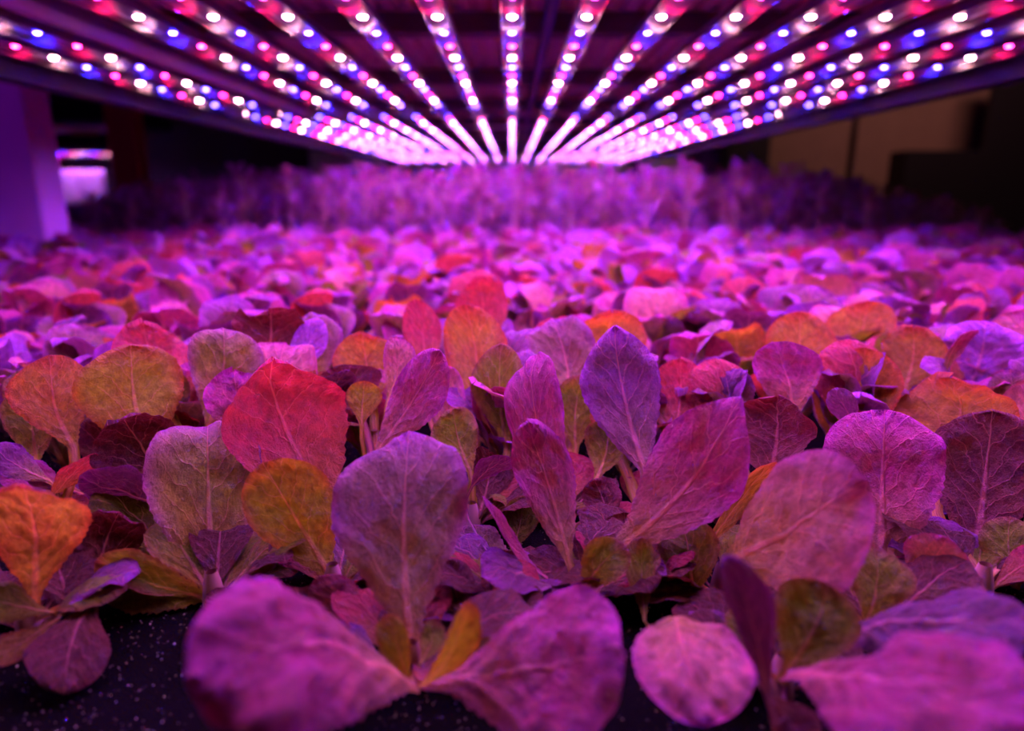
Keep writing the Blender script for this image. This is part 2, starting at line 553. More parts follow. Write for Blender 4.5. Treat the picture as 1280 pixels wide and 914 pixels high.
# deck of the shelf above: each corrugated sheet is a part
rack = empty('grow_rack', (0, 0, 0))
tag(rack, 'steel grow rack with a ribbed deck above the lamps and plants', 'rack')
DZ = LZ + 0.085
prof = []
xx = -0.24
pp = 0.026
while xx < 0.24 - 1e-6:
    prof += [(xx, 0), (xx + pp * .30, 0), (xx + pp * .42, .009), (xx + pp * .85, .009)]
    xx += pp
prof.append((0.24, 0))
top = [(x, z + .0015) for x, z in prof[::-1]]
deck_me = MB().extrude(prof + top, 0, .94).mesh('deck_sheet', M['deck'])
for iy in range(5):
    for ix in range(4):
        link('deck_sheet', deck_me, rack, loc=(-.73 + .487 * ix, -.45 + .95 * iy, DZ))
beam_me = MB().box(-WX - .05, WX + .05, -.018, .018, -.028, 0).mesh('cross_beam', M['beam'], bevel=.002)
for k in range(10):
    link('cross_beam', beam_me, rack, loc=(0, 0.14 + .46 * k, DZ - .001))
rail = [(0, 0), (.035, 0), (.035, .008), (.006, .008), (.006, .05), (.035, .05), (.035, .058), (0, .058)]
for s in (-1, 1):
    me = MB().extrude([(s * (x - .0), z) for x, z in rail], -.5, 4.3).mesh('side_rail', M['rail'])
    link('side_rail', me, rack, loc=(s * (WX + .012), 0, LZ - .012))
cond = []
for k in range(12):
    cond.append((.008 * math.cos(k * PI / 6), .008 * math.sin(k * PI / 6)))
link('conduit', MB().extrude(cond, 0.2, 4.2).mesh('conduit', M['conduit'], smooth=True), rack, loc=(.0455, 0, DZ - .040))
for sx in (-1, 1):
    for y in (-.45, 4.25):
        link('upright', MB().box(-.02, .02, -.02, .02, 0, 2.2).mesh('upright', M['rail'], bevel=.002), rack, loc=(sx * (WX + .07), y, 0))

# lamps -----------------------------------------------------------
R = 0.0135
def arc(r, a0, a1, n): return [(r * math.cos(a0 + (a1 - a0) * i / n), r * math.sin(a0 + (a1 - a0) * i / n)) for i in range(n + 1)]
def tube_meshes(L):
    up = arc(R, -.15, PI + .15, 14)
    inner = [(x * .86, z * .86) for x, z in up[::-1]]
    housing = MB().extrude(up + inner, 0, L).mesh('housing', M['housing'], smooth=False)
    board = MB().box(-R * .80, R * .80, .012, L - .012, -.0005, .0015).mesh('board', M['board'])
    lo = arc(R * .99, PI + .10, 2 * PI - .10, 14)
    cover = MB().extrude(lo, .008, L - .008, closed=False).mesh('cover', M['cover'], smooth=True)
    cap = MB().extrude(arc(R * 1.06, 0, 2 * PI * 23 / 24, 23), 0, .012).mesh('end_cap', M['cap'])
    return housing, board, cover, cap
def led_mesh(kind, mat):
    bm = bmesh.new()
    rad = .0046 if kind in ('white', 'off') else .0036
    bmesh.ops.create_uvsphere(bm, u_segments=12, v_segments=8, radius=rad)
    bmesh.ops.delete(bm, geom=[v for v in bm.verts if v.co.z > 1e-4], context='VERTS')
    for v in bm.verts: v.co.z *= .5
    me = bpy.data.meshes.new('led_' + kind); bm.to_mesh(me); bm.free()
    me.materials.append(mat)
    me.polygons.foreach_set('use_smooth', [True] * len(me.polygons))
    return me
LEDM = {k: led_mesh(k, M['led_' + k]) for k in LED_COL}
LEDM['off'] = led_mesh('off', M['off'])
ORD = ['', 'first', 'second', 'third', 'fourth', 'fifth', 'sixth', 'seventh', 'eighth']
WP = 0.2175; STEP = WP / 3
Y_FIRST = 0.168 + .375 # a white diode
tube_cache = {}
def lamp(ix, row, x, y0, y1, z, label, group, phase=0.0, parent_rot=0):
    L = round(y1 - y0, 3)
    if L not in tube_cache: tube_cache[L] = tube_meshes(L)
    hs, bd, cv, cp = tube_cache[L]
    t = empty('grow_lamp', (x, y0, z + R))
    tag(t, label, 'lamp', group)
    cov = cv
    if (row, ix) == (0, -6):
        cov = cv.copy(); cov.materials[0] = M['milky']
    link('housing', hs, t); link('board', bd, t); link('cover', cov, t)
    link('end_cap', cp, t); link('end_cap', cp, t, loc=(0, L - .012, 0))
    k = math.ceil((y0 + .02 - Y_FIRST - phase) / STEP)
    y = Y_FIRST + phase + k * STEP
    while y < y1 - .02:
        kind = ('white', 'blue', 'red')[k % 3]
        if (row, ix) == (0, -6): kind = 'off'
        link('led', LEDM[kind], t, loc=(0, y - y0, -.0005))
        y += STEP; k += 1
    return t
for row, (y0, y1) in enumerate(ROWS):
    rn = ('nearest', 'middle', 'farthest')[row]
    for ix in range(-8, 9):
        side = 'central' if ix == 0 else '%s %s of the central one' % (ORD[abs(ix)], 'left' if ix < 0 else 'right')
        if ix == 0: lb = 'LED grow tube, central one of the %s row' % rn
        elif (row, ix) == (0, -6): lb = 'unlit LED grow tube, sixth left of the central one, nearest row'
        else: lb = 'LED grow tube, %s, %s row' % (side, rn)
        lamp(ix, row, ix * PITCH_X, y0, y1, LZ, lb, 'LED grow tubes under the deck', phase=(0, .012, .03)[row])

# planted bed ------------------------------------------------------
bed = empty('growing_bed', (0, 0, BED - .04))
tag(bed, 'black growing bed with wet grit that carries the lettuces', 'bed')
tray = MB().box(-2.1, 2.1, .04, 4.2, -.03, .034)
link('tray', tray.mesh('tray', M['tray']), bed)
link('legs_frame', MB().box(-2.05, 2.05, .06, 4.15, -.09, -.03).mesh('legs_frame', M['beam']), bed)
for sx in (-1.9, 1.9):
    for y in (.2, 4.0):
        link('leg', MB().box(-.03, .03, -.03, .03, -(BED - .04), -.09).mesh('leg', M['beam']), bed, loc=(sx, y, 0))
n = 90; v = []; f = []
for i in range(n + 1):
    for j in range(n + 1):
        x = -.6 + 1.2 * i / n; y = .05 + .8 * j / n
        v.append((x, y, .036 + .003 * noise.noise(Vector((x * 30, y * 30, 0)))))
for i in range(n):
    for j in range(n):
        q = i * (n + 1) + j; f.append((q, q + n + 1, q + n + 2, q + 1))
link('capillary_mat', mesh_from('capillary_mat', v, f, M['mat']), bed)
# loose grit on it
rg = random.Random(5)
v = []; f = []
for k in range(24000):
    y = .13 + .40 * rg.random() ** 2.2; x = rg.uniform(-.36, .36)
    r = rg.uniform(.00025, .0007)
    z = .038 + .003 * noise.noise(Vector((x * 30, y * 30, 0))) + r * .3
    b = len(v)
    ax = Vector((rg.gauss(0, 1), rg.gauss(0, 1), rg.gauss(0, 1))).normalized()
    m = Matrix.Rotation(rg.uniform(0, 6), 3, ax)
    for c in ((1, 0, 0), (-1, 0, 0), (0, 1, 0), (0, -1, 0), (0, 0, .5), (0, 0, -.5)):
        v.append(tuple(Vector((x, y, z)) + m @ (Vector(c) * r)))
    f += [tuple(b + i for i in q) for q in ((0,2,4),(2,1,4),(1,3,4),(3,0,4),(2,0,5),(1,2,5),(3,1,5),(0,3,5))]
tag(link('grit', mesh_from('grit', v, f, M['grit'], smooth=False), bed), kind='stuff')

# ================================================================== THE LETTUCES NEAR THE CAMERA
# leaf: (base px, py, depth, tip px, py, depth, width px, type, options)
HERO = []
def plant(crown, label, leaves, fill=4, name='lettuce_plant', cd=None, group=None, fshade=1.0):
    HERO.append((crown, label, leaves, fill, fshade))

plant((515, 846), 'lettuce with a tall spoon-shaped mauve leaf over two broad bright magenta leaves, front', [
    (514, 825, .292, 512, 548, .335, 172, 'mauve', dict(taper=1.15, point=.1, crinkle=.08, bow=.10, curl=-1.0, cup=.35, serr=.08, ruffle=.05)),
    (548, 852, .262, 780, 812, .228, 205, 'magenta', dict(bow=.35, curl=-.3, cup=-.45, roll=-.35, olive_base=.35, corr=.11)),
    (512, 856, .255, 232, 846, .185, 215, 'magenta', dict(bow=-.25, curl=-.5, cup=-.4, roll=.75, olive_base=.75, serr=.1, corr=.07)),
    (530, 855, .262, 586, 750, .255, 52, 'yellow', dict(bow=-.3, curl=0, cup=.9, roll=.5, olive_base=1)),
    (510, 850, .275, 482, 768, .280, 44, 'yellow', dict(bow=-.3, curl=.3, cup=.6, roll=-.4, olive_base=1, serr=.10)),
    (525, 830, .280, 545, 775, .292, 34, 'olive', dict(curl=.3, olive_base=1, serr=.1)),
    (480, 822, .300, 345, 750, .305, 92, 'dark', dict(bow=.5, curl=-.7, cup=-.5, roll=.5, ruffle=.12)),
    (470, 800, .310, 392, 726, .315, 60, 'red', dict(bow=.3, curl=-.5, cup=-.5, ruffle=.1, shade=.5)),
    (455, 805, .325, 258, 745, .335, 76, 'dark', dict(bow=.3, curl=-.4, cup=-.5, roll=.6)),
    (510, 862, .262, 418, 818, .262, 66, 'yellow', dict(bow=.3, curl=0, cup=.2, roll=.6, serr=.16, shade=.7)),
], 3)
plant((268, 752), 'lettuce with an upright round olive leaf with purplish edges, front left', [
    (266, 735, .358, 260, 530, .395, 136, 'olive_purple', dict(taper=.6, point=0, bow=.12, curl=-1.1, cup=.35, olive_base=.9)),
    (262, 748, .348, 118, 702, .335, 78, 'olive', dict(bow=-.3, curl=.5, cup=.5, roll=-.3, olive_base=.6, serr=.14)),
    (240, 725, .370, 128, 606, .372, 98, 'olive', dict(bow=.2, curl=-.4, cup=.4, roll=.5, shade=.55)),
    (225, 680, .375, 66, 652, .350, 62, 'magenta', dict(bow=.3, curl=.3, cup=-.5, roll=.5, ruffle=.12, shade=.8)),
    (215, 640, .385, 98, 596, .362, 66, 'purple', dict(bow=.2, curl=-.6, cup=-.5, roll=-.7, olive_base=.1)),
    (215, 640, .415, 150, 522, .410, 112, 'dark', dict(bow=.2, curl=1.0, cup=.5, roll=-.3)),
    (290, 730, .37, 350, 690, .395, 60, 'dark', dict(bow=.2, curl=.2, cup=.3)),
], 3)
plant((418, 742), 'lettuce with a golden veined oval leaf in front of a large crimson one', [
    (414, 722, .352, 328, 578, .345, 108, 'yellow', dict(point=.15, taper=.7, bow=.12, curl=.25, cup=.3, olive_base=.95)),
    (414, 660, .402, 342, 448, .388, 165, 'red', dict(point=.6, taper=.7, bow=.05, curl=.75, cup=.45, roll=.45, olive_base=.7)),
    (400, 700, .395, 318, 640, .395, 72, 'purple', dict(bow=.2, curl=.3, cup=.3, shade=.5, olive_base=0)),
    (400, 660, .415, 352, 610, .41, 56, 'dark', dict(bow=.2, curl=.3, cup=.3)),
    (430, 730, .365, 462, 690, .38, 50, 'dark', dict()),
], 3)
plant((640, 752), 'low lettuce behind the broad front leaf with one narrow upturned magenta leaf', [
    (690, 726, .345, 604, 620, .350, 36, 'magenta', dict(bow=.35, curl=-.2, cup=1.0, roll=1.1, olive_base=.1)),
    (650, 735, .372, 566, 665, .385, 92, 'mauve', dict(bow=.5, curl=-.4, cup=.5, roll=.5, shade=.6, olive_base=.6)),
    (640, 690, .40, 655, 620, .41, 46, 'olive', dict(shade=.6)),
    (590, 608, .40, 640, 572, .385, 40, 'purple', dict(bow=.2, curl=-.2, cup=-.4, roll=.8, olive_base=0)),
    (720, 750, .36, 745, 690, .385, 60, 'olive', dict(shade=.6, bow=.2)),
], 2)
plant((722, 752), 'lettuce with two slender upright leaves beside a broad pointed magenta one', [
    (712, 704, .345, 660, 527, .352, 80, 'magenta', dict(bow=.12, curl=.5, cup=.5, roll=.25, olive_base=.8, ruffle=.09)),
    (714, 660, .372, 672, 442, .392, 80, 'magenta', dict(bow=-.08, curl=-.9, cup=.55, roll=-.3, olive_base=.8, ruffle=.1)),
    (764, 694, .350, 924, 498, .335, 126, 'magenta', dict(point=.85, taper=.8, bow=.18, curl=.2, cup=.35, roll=-.1, olive_base=.75, ruffle=.09)),
    (728, 738, .335, 780, 680, .330, 62, 'olive', dict(bow=-.3, curl=.3, cup=.8, olive_base=.8, serr=.14)),
], 2)
plant((900, 742), 'lettuce whose broad pink and gold leaf leans right over a low olive one', [
    (906, 702, .345, 1084, 600, .285, 158, 'pink', dict(bow=-.30, curl=-.3, cup=-.5, roll=-.35, olive_base=1.0, ob_len=.85)),
    (866, 752, .345, 852, 650, .362, 82, 'olive', dict(bow=-.2, curl=-.2, cup=.6, shade=.75)),
    (806, 776, .320, 802, 672, .335, 40, 'olive', dict(bow=.1, cup=.5, serr=.1)),
    (880, 690, .365, 978, 582, .38, 42, 'orange', dict(bow=.2, cup=.4, roll=.7, shade=.8)),
    (920, 720, .35, 950, 700, .36, 60, 'dark', dict()),
    (940, 760, .33, 968, 705, .34, 60, 'dark', dict(shade=1.3)),
], 3)
plant((975, 862), 'lettuce with a blade-like purple leaf standing between two drooping bright ones, front right', [
    (845, 770, .285, 880, 908, .232, 142, 'pink', dict(bow=-.45, curl=-.5, cup=-.5, roll=-.15, olive_base=.8)),
    (962, 882, .232, 908, 694, .236, 62, 'purple', dict(bow=.15, curl=-.3, cup=.7, roll=.5, olive_base=.1)),
    (985, 838, .262, 1036, 730, .270, 108, 'olive', dict(bow=-.2, curl=.4, cup=.5, roll=.1, shade=.8, serr=.1)),
    (1000, 842, .245, 1300, 905, .175, 225, 'magenta', dict(bow=-.25, curl=-.4, cup=-.4, roll=-.75, olive_base=.25)),
    (960, 870, .25, 1010, 930, .235, 60, 'dark', dict(shade=1.6)),
    (1040, 800, .28, 1310, 790, .225, 135, 'purple', dict(bow=-.3, curl=-.4, cup=-.35, roll=-.8, olive_base=.1, shade=.7)),
], 2)
plant((1095, 792), 'lettuce with a tall round magenta leaf above a short olive one, right side', [
    (1102, 712, .372, 1106, 514, .392, 140, 'magenta', dict(taper=.55, point=0, bow=.12, curl=-.9, cup=.35, olive_base=.7, ruffle=.09)),
    (1082, 782, .312, 1092, 682, .325, 82, 'olive', dict(bow=-.2, curl=-.2, cup=.6, roll=.3, shade=1.0)),
    (1150, 740, .345, 1185, 672, .330, 72, 'pink', dict(bow=.5, curl=-.6, cup=-.6, roll=.2)),
    (1130, 720, .36, 1165, 660, .375, 60, 'dark', dict()),
], 3)
plant((1225, 742), 'lettuce with a broad maroon leaf and a wide orange one behind it, right edge', [
    (1222, 692, .395, 1240, 514, .41, 132, 'dark', dict(taper=.6, point=0, bow=.12, curl=.5, cup=.4, shade=1.1, olive_base=.3)),
    (1270, 735, .36, 1262, 645, .375, 66, 'olive', dict(bow=-.2, curl=.2, cup=.5)),
    (1168, 620, .425, 1190, 470, .455, 165, 'orange', dict(bow=.2, curl=.8, cup=.55, roll=-.4)),
    (1290, 640, .42, 1300, 470, .44, 100, 'pink', dict(bow=.2, curl=.5, cup=.4)),
], 3)
plant((38, 786), 'lettuce with a glowing orange leaf above a drooping maroon one, left edge', [
    (42, 750, .318, 20, 608, .300, 128, 'orange', dict(bow=.2, curl=.8, cup=.35, roll=-.3, olive_base=.4)),
    (118, 752, .318, 80, 868, .278, 92, 'dark', dict(bow=-.3, curl=-.3, cup=-.4, roll=.2, shade=.9)),
    (60, 765, .31, -30, 740, .30, 60, 'olive', dict(bow=.2, cup=.3, roll=.5, shade=.8)),
    (70, 775, .30, -30, 826, .275, 44, 'orange', dict(bow=.2, cup=.3, roll=.4, shade=.7)),
    (90, 760, .33, 60, 660, .34, 80, 'dark', dict()),
    (120, 740, .345, 150, 640, .35, 90, 'dark', dict(shade=1.2)),
], 2)
# second row: its leaves show above the front plants
plant((75, 664), 'lettuce with a rounded orange leaf beside a bronze curled one, upper left', [
    (92, 560, .432, 62, 444, .438, 98, 'orange', dict(bow=.12, curl=.4, cup=.35, roll=.15, olive_base=.8)),
    (45, 580, .430, 28, 486, .438, 66, 'olive', dict(bow=.1, curl=.6, cup=.6)),
    (110, 620, .43, 0, 580, .41, 60, 'magenta', dict(bow=.3, curl=-.3, cup=-.5, roll=.6, shade=.9)),
    (60, 630, .42, 120, 566, .41, 44, 'red', dict(bow=.3, curl=-.3, cup=-.4, roll=.7)),
    (60, 600, .42, -10, 556, .41, 50, 'purple', dict(bow=.3, curl=-.3, cup=-.5, roll=.6)),
], 3)
plant((195, 660), 'lettuce with one broad yellow-green fan leaf edged in red, upper left', [
    (186, 570, .438, 164, 432, .446, 128, 'yellow', dict(bow=.1, curl=.35, cup=.35, olive_base=.6)),
    (200, 560, .46, 215, 460, .47, 60, 'olive', dict(shade=.7)),
    (140, 600, .45, 125, 520, .46, 70, 'dark', dict()),
], 3)
plant((262, 645), 'lettuce with a hooded mauve leaf behind the round purple-tipped one', [
    (262, 530, .462, 278, 412, .475, 94, 'olive_purple', dict(bow=.15, curl=-1.2, cup=.5, olive_base=.6, ruffle=.1)),
    (300, 560, .442, 292, 468, .452, 84, 'magenta', dict(bow=.15, curl=-1.1, cup=.5, ruffle=.14)),
    (350, 470, .50, 402, 400, .52, 44, 'lilac', dict(bow=.1, curl=.3, cup=.5)),
    (205, 500, .48, 180, 410, .50, 96, 'red', dict(bow=.2, curl=1.0, cup=.5, roll=.3)),
], 3)
plant((375, 640), 'lettuce with a drooping maroon hood between mauve leaves, behind the crimson leaf', [
    (330, 470, .51, 335, 386, .50, 92, 'dark', dict(bow=.2, curl=1.5, cup=.6, shade=1.6, ruffle=.12)),
    (395, 480, .52, 400, 390, .54, 60, 'mauve', dict(bow=.2, curl=-.8, cup=.5)),
    (405, 500, .47, 432, 462, .45, 44, 'purple', dict(bow=.3, curl=-.3, cup=-.4, roll=.5, shade=.5, olive_base=0)),
], 3)
plant((472, 640), 'lettuce with a slender lilac leaf leaning right over a small olive one', [
    (470, 566, .418, 550, 438, .425, 70, 'magenta', dict(point=.4, taper=.7, bow=.12, curl=.2, cup=.5, olive_base=.6, ruffle=.1)),
    (452, 530, .44, 456, 476, .448, 46, 'yellow', dict(bow=.1, curl=.3, cup=.4)),
    (465, 500, .48, 452, 418, .50, 88, 'orange', dict(bow=.2, curl=.9, cup=.6)),
    (485, 500, .46, 498, 422, .47, 42, 'pink', dict(bow=.15, curl=-.6, cup=.5)),
    (450, 520, .46, 425, 456, .47, 84, 'dark', dict(bow=.2, curl=.5, roll=.4, shade=1.4)),
], 3)
plant((590, 660), 'lettuce with a tall orange leaf and a rounded olive leaf, upper centre', [
    (590, 540, .50, 582, 380, .53, 84, 'orange', dict(bow=.1, curl=.4, cup=.4, olive_base=.8)),
    (634, 560, .455, 626, 430, .462, 70, 'olive', dict(bow=.1, curl=.3, cup=.4, olive_base=.6)),
    (588, 590, .425, 566, 510, .430, 64, 'olive', dict(bow=.12, curl=.5, cup=.5)),
    (565, 560, .46, 560, 460, .48, 50, 'pink', dict()),
    (600, 450, .60, 598, 354, .60, 70, 'red', dict(bow=.2, curl=1.2, cup=.5)),
    (528, 480, .56, 518, 374, .57, 50, 'red', dict(bow=.1, curl=.4, cup=.4)),
    (600, 640, .42, 612, 560, .43, 60, 'dark', dict()),
], 3)
plant((695, 660), 'lettuce with a curled red-edged leaf behind the slender upright pair', [
    (712, 520, .50, 690, 400, .54, 90, 'mauve', dict(bow=.2, curl=-.8, cup=.6)),
    (720, 560, .47, 728, 470, .48, 60, 'olive', dict()),
    (700, 500, .56, 690, 400, .59, 110, 'red', dict(bow=.2, curl=1.1, cup=.6)),
], 3)
plant((800, 660), 'lettuce with a pointed plum-brown leaf in front of an orange hood', [
    (806, 588, .425, 768, 408, .44, 106, 'purple', dict(point=.75, taper=.6, bow=.12, curl=.3, cup=.5, roll=.15, olive_base=.4)),
    (760, 500, .54, 765, 390, .56, 104, 'orange', dict(bow=.2, curl=1.0, cup=.6)),
    (745, 600, .43, 760, 520, .45, 60, 'olive', dict(shade=.8)),
    (835, 560, .45, 850, 450, .48, 80, 'red', dict(bow=.2, curl=.8)),
    (760, 660, .40, 742, 600, .41, 50, 'dark', dict(shade=1.5)),
], 4)
plant((965, 668), 'lettuce with a folded dark maroon leaf below a squarer magenta one, right', [
    (962, 606, .418, 972, 494, .425, 120, 'dark', dict(bow=.15, curl=.5, cup=.6, roll=-.3, shade=1.5, ruffle=.1)),
    (992, 530, .465, 966, 427, .475, 86, 'magenta', dict(bow=.15, curl=.3, cup=.5, roll=.2)),
    (915, 540, .47, 905, 462, .48, 66, 'purple', dict(bow=.15, curl=-1.1, cup=.6)),
    (990, 490, .55, 1000, 390, .56, 86, 'orange', dict(bow=.12, curl=.5, cup=.4)),
    (870, 560, .46, 872, 500, .48, 80, 'mauve', dict()),
], 3)
plant((1070, 668), 'lettuce with an upright orange-red leaf, a small lilac one before it, upper right', [
    (1062, 560, .475, 1080, 434, .49, 92, 'orange', dict(bow=.12, curl=.4, cup=.4, roll=-.2)),
    (1070, 540, .43, 1040, 486, .42, 34, 'lilac', dict(bow=.1, curl=-.2, cup=-.4, olive_base=0)),
    (1085, 470, .60, 1086, 376, .62, 84, 'orange', dict(bow=.12, curl=.4, cup=.4)),
    (1130, 490, .53, 1142, 408, .54, 80, 'orange', dict(bow=.15, curl=.6, cup=.7, shade=.8)),
    (1110, 470, .54, 1108, 416, .55, 30, 'olive', dict()),
], 3)
plant((1215, 640), 'lettuce with a crinkled lilac fan leaf crossed by a narrow one, upper right corner', [
    (1215, 480, .54, 1232, 400, .53, 92, 'lilac', dict(bow=.2, curl=-.8, cup=.4, ruffle=.14, olive_base=.1)),
    (1180, 470, .51, 1222, 412, .49, 22, 'magenta', dict(cup=1.2, roll=.6)),
    (1285, 500, .55, 1275, 390, .56, 90, 'pink', dict(bow=.2, curl=-.6)),
    (1270, 560, .47, 1262, 462, .47, 60, 'mauve', dict(bow=.2, curl=-.6)),
], 3)

def crown_ground(cx, cy): return G(cx, cy, BED - .002)
plant((590, 790), 'small dark low lettuce half hidden behind the broad front leaf', [
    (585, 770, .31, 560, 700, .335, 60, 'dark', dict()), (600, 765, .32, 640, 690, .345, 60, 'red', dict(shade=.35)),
    (610, 780, .31, 690, 740, .33, 50, 'dark', dict(roll=.5))], 3)
plant((785, 735), 'small maroon lettuce in the shade between the pointed magenta leaf and the low olive one', [
    (785, 705, .355, 780, 640, .38, 70, 'dark', dict()), (800, 700, .36, 830, 640, .385, 60, 'dark', dict()),
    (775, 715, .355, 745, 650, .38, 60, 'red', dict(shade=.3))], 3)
camv = Vector((0, 0, CZ))
HCROWN = []
seed = 100
for (cx, cy), label, leaves, fill, fshade in HERO:
    c = crown_ground(cx, cy); HCROWN.append(c)
    t = empty('lettuce_plant', c)
    tag(t, label, 'lettuce')
    for lf in leaves:
        seed += 1
        bx, by, bd, tx, ty, td, wpx, typ, op = lf
        b = P(bx, by, bd); tp = P(tx, ty, td)
        mid = (b + tp) / 2
        op = dict(op)
        if mid.y > .6: op.setdefault('serr', .03)
        g = leaf_geom(b, tp, wpx / F * ((bd + td) / 2), (camv - mid).normalized(), typ, crown=c, seed=seed,
                      nu=16, nv=40, **op)
        link('leaf', leaf_mesh('leaf', [g], origin=c), t)
    rf = random.Random(seed)
    for k in range(fill + 8):
        az = rf.uniform(-.5, PI + .5); el = rf.uniform(.12, .60)
        d = Vector((math.cos(az) * math.cos(el), math.sin(az) * math.cos(el), math.sin(el)))
        Lf = rf.uniform(.034, .060)
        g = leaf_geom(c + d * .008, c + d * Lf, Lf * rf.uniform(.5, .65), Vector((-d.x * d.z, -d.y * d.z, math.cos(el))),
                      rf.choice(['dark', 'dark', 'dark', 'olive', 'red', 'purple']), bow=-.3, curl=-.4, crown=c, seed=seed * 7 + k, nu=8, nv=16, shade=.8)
        link('leaf', leaf_mesh('leaf', [g], origin=c), t)
    # short core stem
    v = []; f = []
    for i in range(4):
        for k in range(8):
            r = (.006, .0055, .0045, .003)[i]
            v.append((r * math.cos(k * PI / 4), r * math.sin(k * PI / 4), -.001 + i * .006))
    for i in range(3):
        for k in range(8):
            f.append((i*8+k, i*8+(k+1) % 8, (i+1)*8+(k+1) % 8, (i+1)*8+k))
    link('stem', mesh_from('stem', v, f, M['stalk']), t)

# ================================================================== THE ROWS BEHIND
def rosette(sd, nu, nv, n_leaf):
    """leaves of one lettuce around the origin"""
    r = random.Random(sd)
    out = []
    o = Vector((0, 0, 0))
    for k in range(n_leaf):
        az = k * 2.4 + r.uniform(-.4, .4)
        inner = 1 - k / n_leaf
        el = math.radians(r.uniform(38, 60) + 28 * inner)
        d = Vector((math.cos(az) * math.cos(el), math.sin(az) * math.cos(el), math.sin(el)))
        Lf = r.uniform(.078, .108) * (.72 + .34 * inner)
        wd = Lf * r.uniform(.56, .72)
        nh = Vector((-math.cos(az) * math.sin(el), -math.sin(az) * math.sin(el), math.cos(el)))
        typ = r.choice(['olive', 'orange', 'red', 'magenta', 'magenta', 'purple', 'mauve', 'pink', 'lilac', 'lilac'] if sd >= 300 else ['olive', 'orange', 'red', 'magenta', 'purple', 'mauve', 'pink', 'lilac'])
        out.append(leaf_geom(o + d * .018, o + d * Lf, wd, nh, typ, bow=-r.uniform(.1, .35), curl=-r.uniform(.2, 1.5),
                             cup=r.uniform(.2, .6), crown=o, seed=sd * 31 + k, nu=nu, nv=nv, serr=0.03, ruffle=r.uniform(.04, .10), roll=r.uniform(-.5, .5)))
    return out
NEARV = [[leaf_mesh('leaf', [g], origin=Vector((0, 0, 0))) for g in rosette(200 + i, 9, 18, 10)] for i in range(8)]
FARV = [leaf_mesh('lettuce_plant', rosette(300 + i, 5, 9, 10), origin=Vector((0, 0, 0))) for i in range(8)]
rp = random.Random(21)
spots = []
sp = 0.080
row = 0
y = 0.47
while y < 2.2:
    half = 0.78 * y + .12
    nx = int(half * 2 / sp) + 1
    for i in range(nx):
        x = -half + i * sp + (row % 2) * sp / 2 + rp.uniform(-.014, .014)
        yy = y + rp.uniform(-.014, .014)
        if min((Vector((x, yy, 0)) - Vector((c.x, c.y, 0))).length for c in HCROWN) < .05: continue
        spots.append((x, yy))
    y += sp * .92 * (1 + .12 * max(0, y - .8)); row += 1
    sp = min(.102, sp + .0012)
spots.sort(key=lambda q: q[1])
MAXI = 274
rest = []
for k, (x, yy) in enumerate(spots):
    sc = rp.uniform(.86, 1.08)
    if yy < .62: sc *= .86
    rz = rp.uniform(0, 6.28)
    if k >= MAXI:
        rest.append((x, yy, sc, rz)); continue
    q = x / yy
    where = 'far left' if q < -.45 else 'left' if q < -.15 else 'middle' if q < .15 else 'right' if q < .45 else 'far right'
    if yy < .95:
        band = 'closest' if yy < .62 else 'next' if yy < .78 else 'third'
        t = empty('lettuce_plant', (x, yy, BED - .002), rz); t.scale = (sc,) * 3
        tag(t, 'softly blurred red-green lettuce, %s, %s band behind the sharp plants' % (where, band), 'lettuce',
            'softly blurred lettuces, %s, %s band' % (where, band))
        for me in rp.choice(NEARV): link('leaf', me, t)
    else:
        band = 'nearer' if yy < 1.2 else 'middle' if yy < 1.5 else 'farther'
        o = link('lettuce_plant', rp.choice(FARV), loc=(x, yy, BED - .002), rot=(0, 0, rz), scale=(sc,) * 3)
        tag(o, 'strongly blurred pink-red lettuce, %s, %s rows of the background' % (where, band), 'lettuce',
            'strongly blurred lettuces, %s, %s rows' % (where, band))
def join_instances(name, items, sources):
    V, Fa, U, Cc = [], [], [], []
    rr = random.Random(3)
    parts = []
    for (x, yy, sc, rz, gm) in items:
        mt = Matrix.Translation((x, yy, 0)) @ Matrix.Rotation(rz, 4, 'Z') @ Matrix.Scale(sc, 4)
        for vs, fs, us, cs in gm:
            parts.append(([mt @ v for v in vs], fs, us, cs))
    return leaf_mesh(name, parts)
if rest:
    src = [rosette(300 + i, 4, 7, 9) for i in range(4)]
    me = join_instances('lettuce_rows', [(x, yy, sc, rz, rp.choice(src)) for x, yy, sc, rz in rest], None)
    tag(link('distant_lettuces', me, loc=(0, 0, BED - .002)), 'mass of pink and red lettuces at the far end of the blurred rows', 'lettuces', kind='stuff')
print('SPOTS', len(spots), 'rest', len(rest))

# tall leafy plants at the back
def tall_plant(sd):
    r = random.Random(sd); out = []
    H = .25
    for k in range(54):
        h = H * (.12 + .88 * k / 53)
        az = k * 2.4 + r.uniform(-.5, .5)
        el = math.radians(r.uniform(-10, 50) + 30 * k / 53)
        d = Vector((math.cos(az) * math.cos(el), math.sin(az) * math.cos(el), math.sin(el)))
        br = .012 + .045 * r.random() * math.sin(PI * min(1, .25 + .75 * k / 53))
        st = Vector((br * math.cos(az), br * math.sin(az), h))
        Lf = r.uniform(.038, .062) * (1.15 - .35 * k / 53)
        nh = Vector((-math.cos(az) * math.sin(el), -math.sin(az) * math.sin(el), math.cos(el)))
        out.append(leaf_geom(st + d * .012, st + d * (.012 + Lf), Lf * .5, nh, r.choice(['purple', 'lilac', 'purple', 'lilac', 'mauve']),
                             bow=-.3, curl=-.4, crown=st, seed=sd * 9 + k, nu=2, nv=4, serr=0, shade=1.0, olive_base=.1))
    return out
TALL = [leaf_mesh('foliage', tall_plant(500 + i), origin=Vector((0, 0, 0))) for i in range(5)]
v = []; f = []
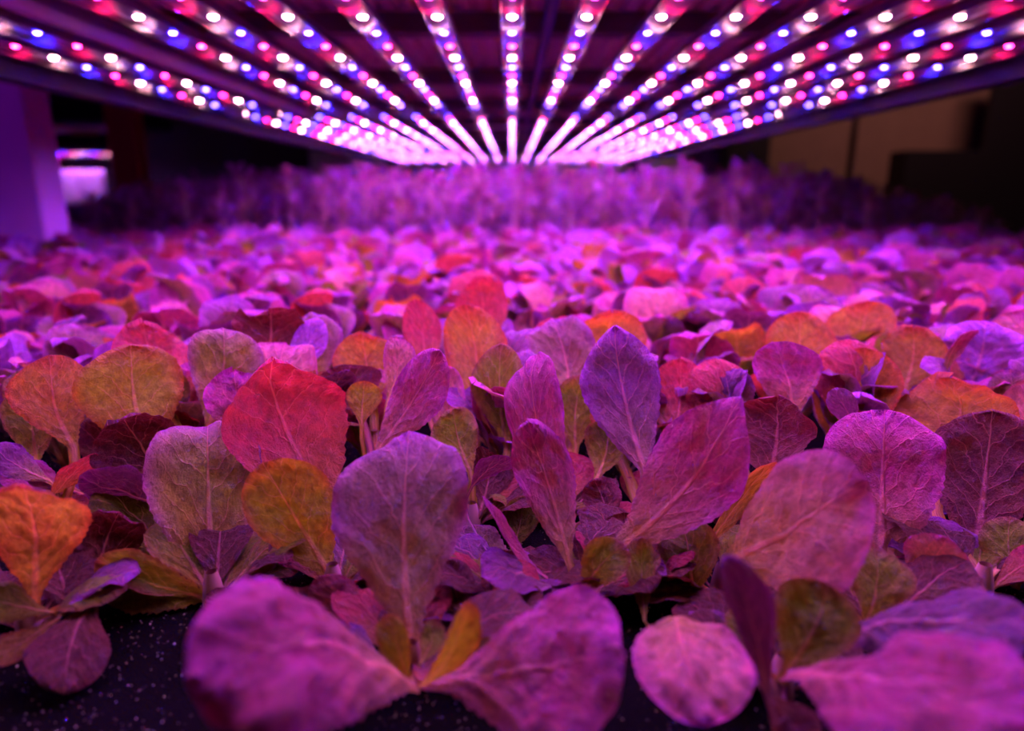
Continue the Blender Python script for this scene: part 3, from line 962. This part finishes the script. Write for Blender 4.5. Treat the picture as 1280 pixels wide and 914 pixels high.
for i in range(2):
    for k in range(6):
        v.append((.004 * math.cos(k * PI / 3), .004 * math.sin(k * PI / 3), .245 * i))
for k in range(6): f.append((k, (k + 1) % 6, 6 + (k + 1) % 6, 6 + k))
STEM = mesh_from('stem', v, f, M['stalk'])
cnt = 0
rt = random.Random(77)
y = 2.26
rw = 0
while y < 3.9:
    half = .60 * y + .12 if y < 3 else 1.75
    nx = int(2 * half / .115)
    for i in range(nx + 1):
        x = -half + i * 2 * half / nx + rt.uniform(-.06, .06)
        yy = y + rt.uniform(-.07, .07)
        ratio = abs(x) / yy
        hs = 1.0 - .42 * max(0, (ratio - .38) / .25) ** 1.3 + rt.uniform(-.16, .06)
        hs = max(.35, hs) * (1.0 + .012 * (y - 2.2))
        q = x / yy
        side = 'far left' if q < -.4 else 'left' if q < -.15 else 'middle' if q < .15 else 'right' if q < .4 else 'far right'
        dp = 'first' if rw < 3 else 'middle' if rw < 6 else 'last'
        t = empty('leafy_plant', (x, yy, BED - .002), rt.uniform(0, 6.28)); t.scale = (1, 1, hs)
        tag(t, 'tall blurred violet plant behind the lettuces, %s, %s rows' % (side, dp), 'plant',
            'tall leafy plants, %s, %s rows' % (side, dp))
        link('foliage', rt.choice(TALL), t); link('stem', STEM, t)
        cnt += 1
    y += .15; rw += 1
print('TALL', cnt)

# ================================================================== LEFT BACKGROUND
def post(name, x0, x1, d, yref, mat, label, depth=.08, top=2.4, z0=0):
    a = P(x0, yref, d); b = P(x1, yref, d)
    w = abs(b.x - a.x); cx = (a.x + b.x) / 2
    me = MB().box(-w / 2, w / 2, 0, depth, z0, top).mesh(name, mat, bevel=.006)
    return tag(link(name, me, loc=(cx, a.y, 0)), label, 'post')
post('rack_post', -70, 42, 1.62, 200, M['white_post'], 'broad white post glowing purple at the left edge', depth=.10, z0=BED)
post('steel_post', 136, 172, 4.5, 190, M['red_post'], 'dark wine red steel post left of the tall plants', depth=.12)
# the neighbouring rack seen between the two posts
nd = 4.9
nb = empty('neighbour_rack', (0, 0, 0))
tag(nb, 'neighbouring grow rack seen between the white post and the red post', 'rack')
def nbox(name, x0, x1, yt, yb, d, depth, mat):
    a = P(x0, yt, d); b = P(x1, yb, d)
    return link(name, MB().box(a.x, b.x, a.y, a.y + depth, b.z, a.z).mesh(name, mat), nb)
nbox('upper_shelf', -80, 136, 128, 150, nd, .9, M['rail'])
nbox('shelf_beam', -80, 136, 166, 184, nd, .05, M['black'])
nbox('back_panel', -80, 136, 150, 166, nd + .5, .02, M['deck'])
nbox('bench', -80, 136, 256, 300, nd, .9, M['black'])
nbox('shelf_reflection', 88, 122, 162, 168, nd - .02, .01, M['tag'])  # thin yellow box stands in for a reflection on the shelf underside
a = P(-80, 216, nd + .25); b = P(130, 256, nd + .25)
tag(curtain('white_liner', a.x, b.x, a.y, b.z, a.z + .02, 7, .02, M['sheet']), 'white plastic liner hanging in the neighbouring rack', 'liner')
for k in range(5):
    ya = P(0, 186, nd).y + .06 + .09 * k
    z = P(60, 188 + 0, nd).z - .012 - .0
    t = empty('grow_lamp', (P(-80, 200, nd).x, ya, z), -PI / 2)
    tag(t, 'LED grow tube of the neighbouring rack, %s from its front' % ('first', 'second', 'third', 'fourth', 'fifth')[k], 'lamp', 'LED tubes of the neighbouring rack')
    if 1.2 not in tube_cache: tube_cache[1.2] = tube_meshes(1.2)
    hs, bd, cv, cp = tube_cache[1.2]
    link('housing', hs, t); link('board', bd, t); link('cover', cv, t); link('end_cap', cp, t); link('end_cap', cp, t, loc=(0, 1.188, 0))
    for q in range(14):
        link('led', LEDM[('white', 'blue', 'red')[(q + k) % 3]], t, loc=(0, .04 + q * .083, -.0005))
